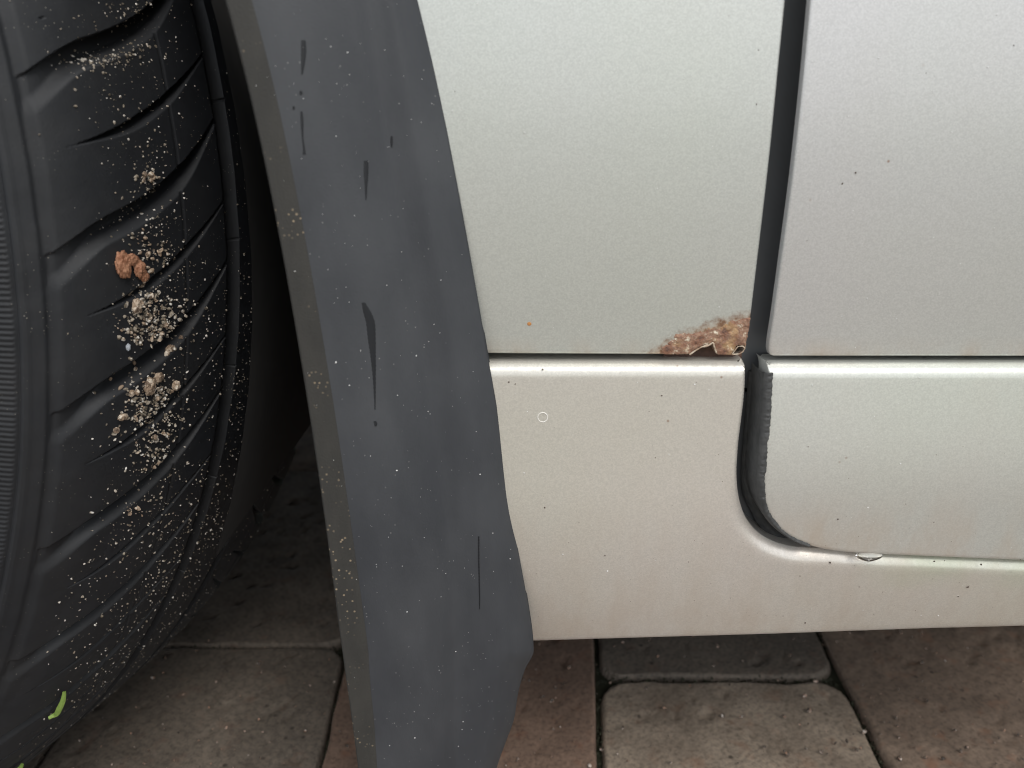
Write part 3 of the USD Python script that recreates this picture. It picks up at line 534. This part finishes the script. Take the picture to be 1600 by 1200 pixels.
q = np.stack([i * m + j, i * m + j + 1, (i + 1) * m + j + 1, (i + 1) * m + j], -1).reshape(-1, 4)
tyre = obj('front_tyre', (V.reshape(-1, 3), q), rubber, car, smooth=True, label='worn black front tyre with curved tread grooves full of sand')
rr = np.array([(0.022, 0.208), (0.03, 0.185), (0.05, 0.17), (0.045, 0.10), (0.03, 0.06), (0.028, 0.001)]); tl = np.linspace(0, 360, 60)
obj('rim', loft([tyre_pt(np.full(60, s), np.full(60, r), tl) for s, r in rr]), rim_metal, tyre, smooth=True)

def hit_tyre(u, v):
    """Where the view ray through a pixel meets the tread: angle, axial place."""
    d = ray(u, v); o = EYE - TC; r = np.full(d.shape[:-1], TR - 0.003)
    for _ in range(4):
        A = np.stack([d @ ta, d @ tup], -1); B = np.array([o @ ta, o @ tup]); aa, bb, cc = (A * A).sum(-1), 2 * A @ B, B @ B - r * r
        disc = bb * bb - 4 * aa * cc; t = (-bb - np.sqrt(np.maximum(disc, 0))) / (2 * aa); p = o + t[..., None] * d; s = p @ tnn; r = TR - crown(np.clip(s, 0, TW))
    return np.degrees(np.arctan2(p @ tup, p @ ta)), s, disc > 0
# sand: loose grains all over, thicker along the middle of the shoulder blocks
def sit(th, s, lift=0.0):
    dep = tread_cut(np.atleast_1d(s), np.atleast_1d(th)); r = TR - crown(np.atleast_1d(s)) - dep + lift; return tyre_pt(np.atleast_1d(s), r, np.atleast_1d(th))
pts, sizes = [], []
def scatter(n, u0, v0, su, sv, smin, smax, rot=0.0, p=2.2):
    n = int(n * 0.8); du_, dv_ = rng.normal(0, su, n), rng.normal(0, sv, n); u = u0 + du_ * math.cos(rot) - dv_ * math.sin(rot); v = v0 + du_ * math.sin(rot) + dv_ * math.cos(rot)
    th, s, ok = hit_tyre(u, v); ok &= (s > 0.004) & (s < TW)
    pts.append(sit(th[ok], s[ok], 0.00008)); sizes.append(smin + (smax - smin) * rng.random(ok.sum()) ** p)
scatter(160, 205, 100, 55, 45, .00012, .0006); scatter(120, 215, 15, 40, 15, .00015, .0007); scatter(260, 235, 220, 45, 60, .00012, .0006)
scatter(60, 232, 275, 10, 9, .0002, .0008); scatter(120, 160, 93, 22, 6, .0002, .0007); scatter(90, 200, 78, 35, 8, .0002, .0007, -0.4)
scatter(260, 235, 360, 28, 45, .00015, .0007); scatter(420, 245, 500, 28, 26, .0002, .0011, 0, 1.4); scatter(180, 270, 430, 35, 40, .00015, .0007)
scatter(360, 235, 630, 26, 28, .0002, .0011, 0, 1.4); scatter(200, 240, 690, 18, 30, .0002, .0009, 0, 1.6); scatter(260, 290, 560, 45, 90, .00012, .0006)
scatter(260, 235, 760, 40, 60, .00012, .0007); scatter(420, 250, 850, 50, 70, .00015, .0008, 0.4); scatter(300, 170, 960, 50, 60, .00012, .0006, 0.6)
scatter(420, 380, 420, 30, 200, .00012, .0006); scatter(380, 365, 620, 30, 90, .00015, .0006); scatter(120, 250, 1000, 30, 40, .0002, .0006); scatter(500, 300, 860, 22, 90, .0002, .0006, 0.45); scatter(420, 150, 1080, 22, 80, .0002, .0006, 0.75)
scatter(90, 150, 600, 70, 350, .0001, .0004)
# grains along the far shoulder where the tyre leaves the view
tq = rng.uniform(-52, 5, 700); sq = rng.uniform(0.085, TW - 0.01, 700); pts.append(sit(tq, sq, 0.0001)); sizes.append(rng.uniform(.0001, .0004, 700))
pts, sizes = np.vstack(pts), np.concatenate(sizes)
tag(obj('sand', blob_cloud(pts, sizes * 0.85, 11, sub=0), sand_look, smooth=False), 'loose pale sand grains sticking to the worn tread of the front tyre', 'sand', kind='stuff')
# larger pieces
def lump(th, s, size, seed, stretch=(1, 1, 1), amp=0.5):
    b = trimesh.creation.icosphere(4, 1.0); v = np.array(b.vertices)
    v = v * (0.7 + amp * (meshkit.fbm(v * 2.2 + seed * 5, 3, seed) - 0.3) * 1.2 + 0.25 * (meshkit.fbm(v * 7 + seed, 2, seed) - 0.5))[:, None]
    o = sit(th, s)[0]; t = math.radians(th); nr = math.cos(t) * ta + math.sin(t) * tup; tg = -math.sin(t) * ta + math.cos(t) * tup
    k = size * np.array(stretch); return (v * k) @ np.array([tnn, tg, nr]) + o + nr * size * stretch[2] * 0.35, np.array(b.faces)
def lump_obj(name, uvs, look, label, cat, group=None):
    ms = []
    for u, v, size, st, seed in uvs:
        th, s, ok = hit_tyre(np.array([float(u)]), np.array([float(v)])); a, b = lump(float(th[0]), float(s[0]), size, seed, st); ms.append(trimesh.Trimesh(a, b, process=False))
    mm_ = trimesh.util.concatenate(ms)
    return tag(obj(name, mm_, look, smooth=True), label, cat, group)
lump_obj('earth_crumb', [(190, 414, .0032, (1, 1.5, .6), 1), (202, 406, .0026, (1.3, .9, .6), 2), (216, 420, .0028, (1, 1.1, .6), 3), (224, 431, .0020, (1, 1, .6), 4)], red_look, 'reddish brown curled earth crumb stuck on the tyre tread above the sand clods', 'earth crumb')
lump_obj('sand_clod', [(208, 458, .0030, (1.2, 1, .6), 5), (222, 449, .0022, (1.5, .8, .6), 6), (212, 478, .0022, (1, 1.3, .6), 7), (234, 447, .0016, (1.4, .8, .6), 8)], clod_look, 'tan sand clod just below the reddish crumb on the tyre', 'sand clod')
lump_obj('sand_clod', [(232, 604, .0028, (1.1, 1.2, .6), 9), (246, 590, .0022, (1.2, .9, .6), 10)], clod_look, 'tan sand clod with a flat top, right of the lowest small pebbles on the tyre', 'sand clod')
lump_obj('sand_clod', [(273, 602, .0021, (1, 1, .7), 12)], clod_look, 'small round sand clod at the right end of the lower sand heap on the tyre', 'sand clod')
lump_obj('sand_clod', [(270, 546, .0020, (1.3, .8, .6), 13), (264, 553, .0014, (1, 1, .6), 14)], clod_look, 'tan sand clod lying alone inside the curved tread groove', 'sand clod')
lump_obj('sand_clod', [(190, 651, .0017, (1.3, .8, .7), 15)], clod_look, 'pale sand clod left of the lower sand heap on the tyre', 'sand clod')
for u, v, sz, w in [(204, 614, .0013, 'upper'), (180, 672, .0013, 'lower')]:
    lump_obj('pebble', [(u, v, sz, (1, 1, .8), int(u))], clod_look, f'{w} one of the two tiny cream pebbles on the smooth tyre block', 'pebble')
lump_obj('pebble', [(199, 542, .0011, (.8, 1.2, .8), 3)], mat('grey_pebble', {'p': ('principled_bsdf', {'base_color': (0.35, 0.37, 0.40), 'roughness': 0.6})}, []), 'tiny grey blue pebble left of the sand on the middle tyre block', 'pebble')
heap = []
for (u0, v0, su, sv, k) in [(243, 515, 24, 20, 60), (240, 608, 20, 17, 36), (228, 655, 24, 18, 22), (232, 705, 16, 20, 20), (240, 388, 15, 18, 36), (225, 470, 10, 10, 30), (205, 797, 8, 5, 12), (230, 276, 8, 6, 16)]:
    th, s, ok = hit_tyre(rng.normal(u0, su, k), rng.normal(v0, sv, k)); ok &= s > 0.01; heap.append(sit(th[ok], s[ok], 0.0004))
heap = np.vstack(heap)
tag(obj('sand_heap', blob_cloud(heap, 0.00025 + 0.0008 * rng.random(len(heap)) ** 3, 15, sub=1), clod_look, smooth=False), 'crumbly tan sand heaped between the middle grooves of the tyre', 'sand', kind='stuff')
def blade(uv, w, label):
    u, v = np.array(uv, float).T; th, s, ok = hit_tyre(u, v); p = tyre_pt(s, TR - crown(s) + 0.0012 + 0.0012 * np.sin(np.linspace(0, 3, len(s))), th); p = spline(p, 24); k = np.linspace(0, 1, 24)
    wv = w * (0.55 + 0.45 * np.sin(np.pi * k)); t = np.gradient(p, axis=0); t /= np.linalg.norm(t, axis=1, keepdims=True)
    view = np.array([0.55, -0.75, 0.35]); sd = np.cross(t, view); sd /= np.linalg.norm(sd, axis=1, keepdims=True); nv = np.cross(sd, t)
    rows = [p + sd * (wv * a)[:, None] + nv * (wv * b)[:, None] for a, b in ((-1, 0), (-.5, -.35), (0, .05), (.5, -.35), (1, 0), (.4, .5), (-.4, .5), (-1, 0))]
    return tag(obj('grass_blade', loft(rows), blade_look, smooth=60), label, 'grass blade')
blade([(72, 1119), (80, 1112), (86, 1100), (92, 1088), (96, 1077)], 0.0011, 'short green grass blade stuck upright on the lower tyre tread')
blade([(20, 1203), (26, 1197), (33, 1191)], 0.0010, 'green grass scrap at the very bottom of the tyre in the lower left corner')

# ------------------------------------------------------------------ small marks on the paint
def on_panel(u, v, prof):
    y = 0.0
    for _ in range(5): p = at_y(float(u), float(v), y); y = float(prof(p[0], p[2]))
    return p
def prof_at(u, v):
    if v < 556: return y_upper
    ex = np.interp(v, [563, 640, 735, 800, 842, 866], [1200, 1197, 1187, 1198, 1240, 1330])
    return y_door_low if (u > ex and v < 866 + (u - 1330) * 0.034) else y_sill
sp, ss_ = [], []
for u, v, s in [(1337, 270, .0005), (1316, 287, .0005), (711, 143, .0004), (1182, 163, .0004), (1185, 78, .0004), (848, 577, .0006), (851, 793, .0006), (1512, 917, .0008), (1497, 932, .0008), (1297, 879, .0010), (1447, 114, .0004), (1584, 71, .0004), (1261, 376, .0003), (945, 868, .0006), (1034, 618, .0005), (1014, 643, .0004), (1309, 811, .0005), (1460, 877, .0006), (1533, 882, .0006), (1476, 876, .0005), (1088, 597, .0004), (795, 597, .0005), (805, 600, .0005), (866, 668, .0003), (1250, 900, .0004), (1258, 973, .0006)]:
    sp.append(on_panel(u, v, prof_at(u, v))); ss_.append(s * 0.6)
for _ in range(150):
    u, v = rng.uniform(790, 1600), 970 - abs(rng.normal(0, 150)); 
    if v < 20 or (v < 560 and rng.random() < .7): continue
    sp.append(on_panel(u, v, prof_at(u, v))); ss_.append(rng.choice([.00010, .00014, .0002], p=[.55, .35, .1]))
tag(obj('dirt_specks', blob_cloud(np.array(sp), ss_, 21), dark_dirt, smooth=True), 'tiny dark dirt specks spattered on the silver paint', 'dirt', kind='stuff')
sp = [on_panel(u, v, prof_at(u, v)) for u, v in zip(rng.uniform(700, 1600, 420), rng.uniform(0, 965, 420)) if not 1140 < u < 1260 and u > f_right(v) + 6]
tag(obj('paint_chips', blob_cloud(np.array(sp), rng.choice([.00009, .00013, .0002, .0003], len(sp), p=[.4, .4, .15, .05]), 22), dust_look, smooth=True), 'tiny pale dust flecks scattered over the silver panels', 'dust', kind='stuff')
for u, v, r in [(848, 652, .0016)]:
    c = on_panel(u, v, y_sill); a = np.linspace(0, 2 * np.pi, 40, endpoint=False); obj('dried_drop_ring', tube(np.stack([c[0] + r * np.cos(a), np.full(40, c[1] - 0.00003), c[2] + r * np.sin(a)], 1), 0.00011, True), ring_look, sill, smooth=True)
c = on_panel(827, 506, y_upper); b = trimesh.creation.icosphere(2, 0.0007); b.apply_scale((1, .25, .9)); b.apply_translation(c)
obj('rust_spot', b, orange_look, fpanel, smooth=True)
# the drop hanging from the lower door edge
c = on_panel(1357, 868, y_door_low) + np.array([0, -0.0004, 0.0])
b = trimesh.creation.icosphere(4, 1.0); v = np.array(b.vertices); w = np.interp(v[:, 2], [-1, -0.3, 0.3, 1], [0.6, 1.0, 1.15, 0.9]); v = v * np.stack([0.0042 * w, 0.0016 * w, np.full(len(v), 0.0021)], 1)
v[:, 2] = np.where(v[:, 2] > 0.0004, 0.0004 + (v[:, 2] - 0.0004) * 0.3, v[:, 2])
tag(obj('water_drop', (v + c, np.array(b.faces)), glassy, smooth=True), 'clear water drop hanging from the lower edge of the silver door', 'water drop')
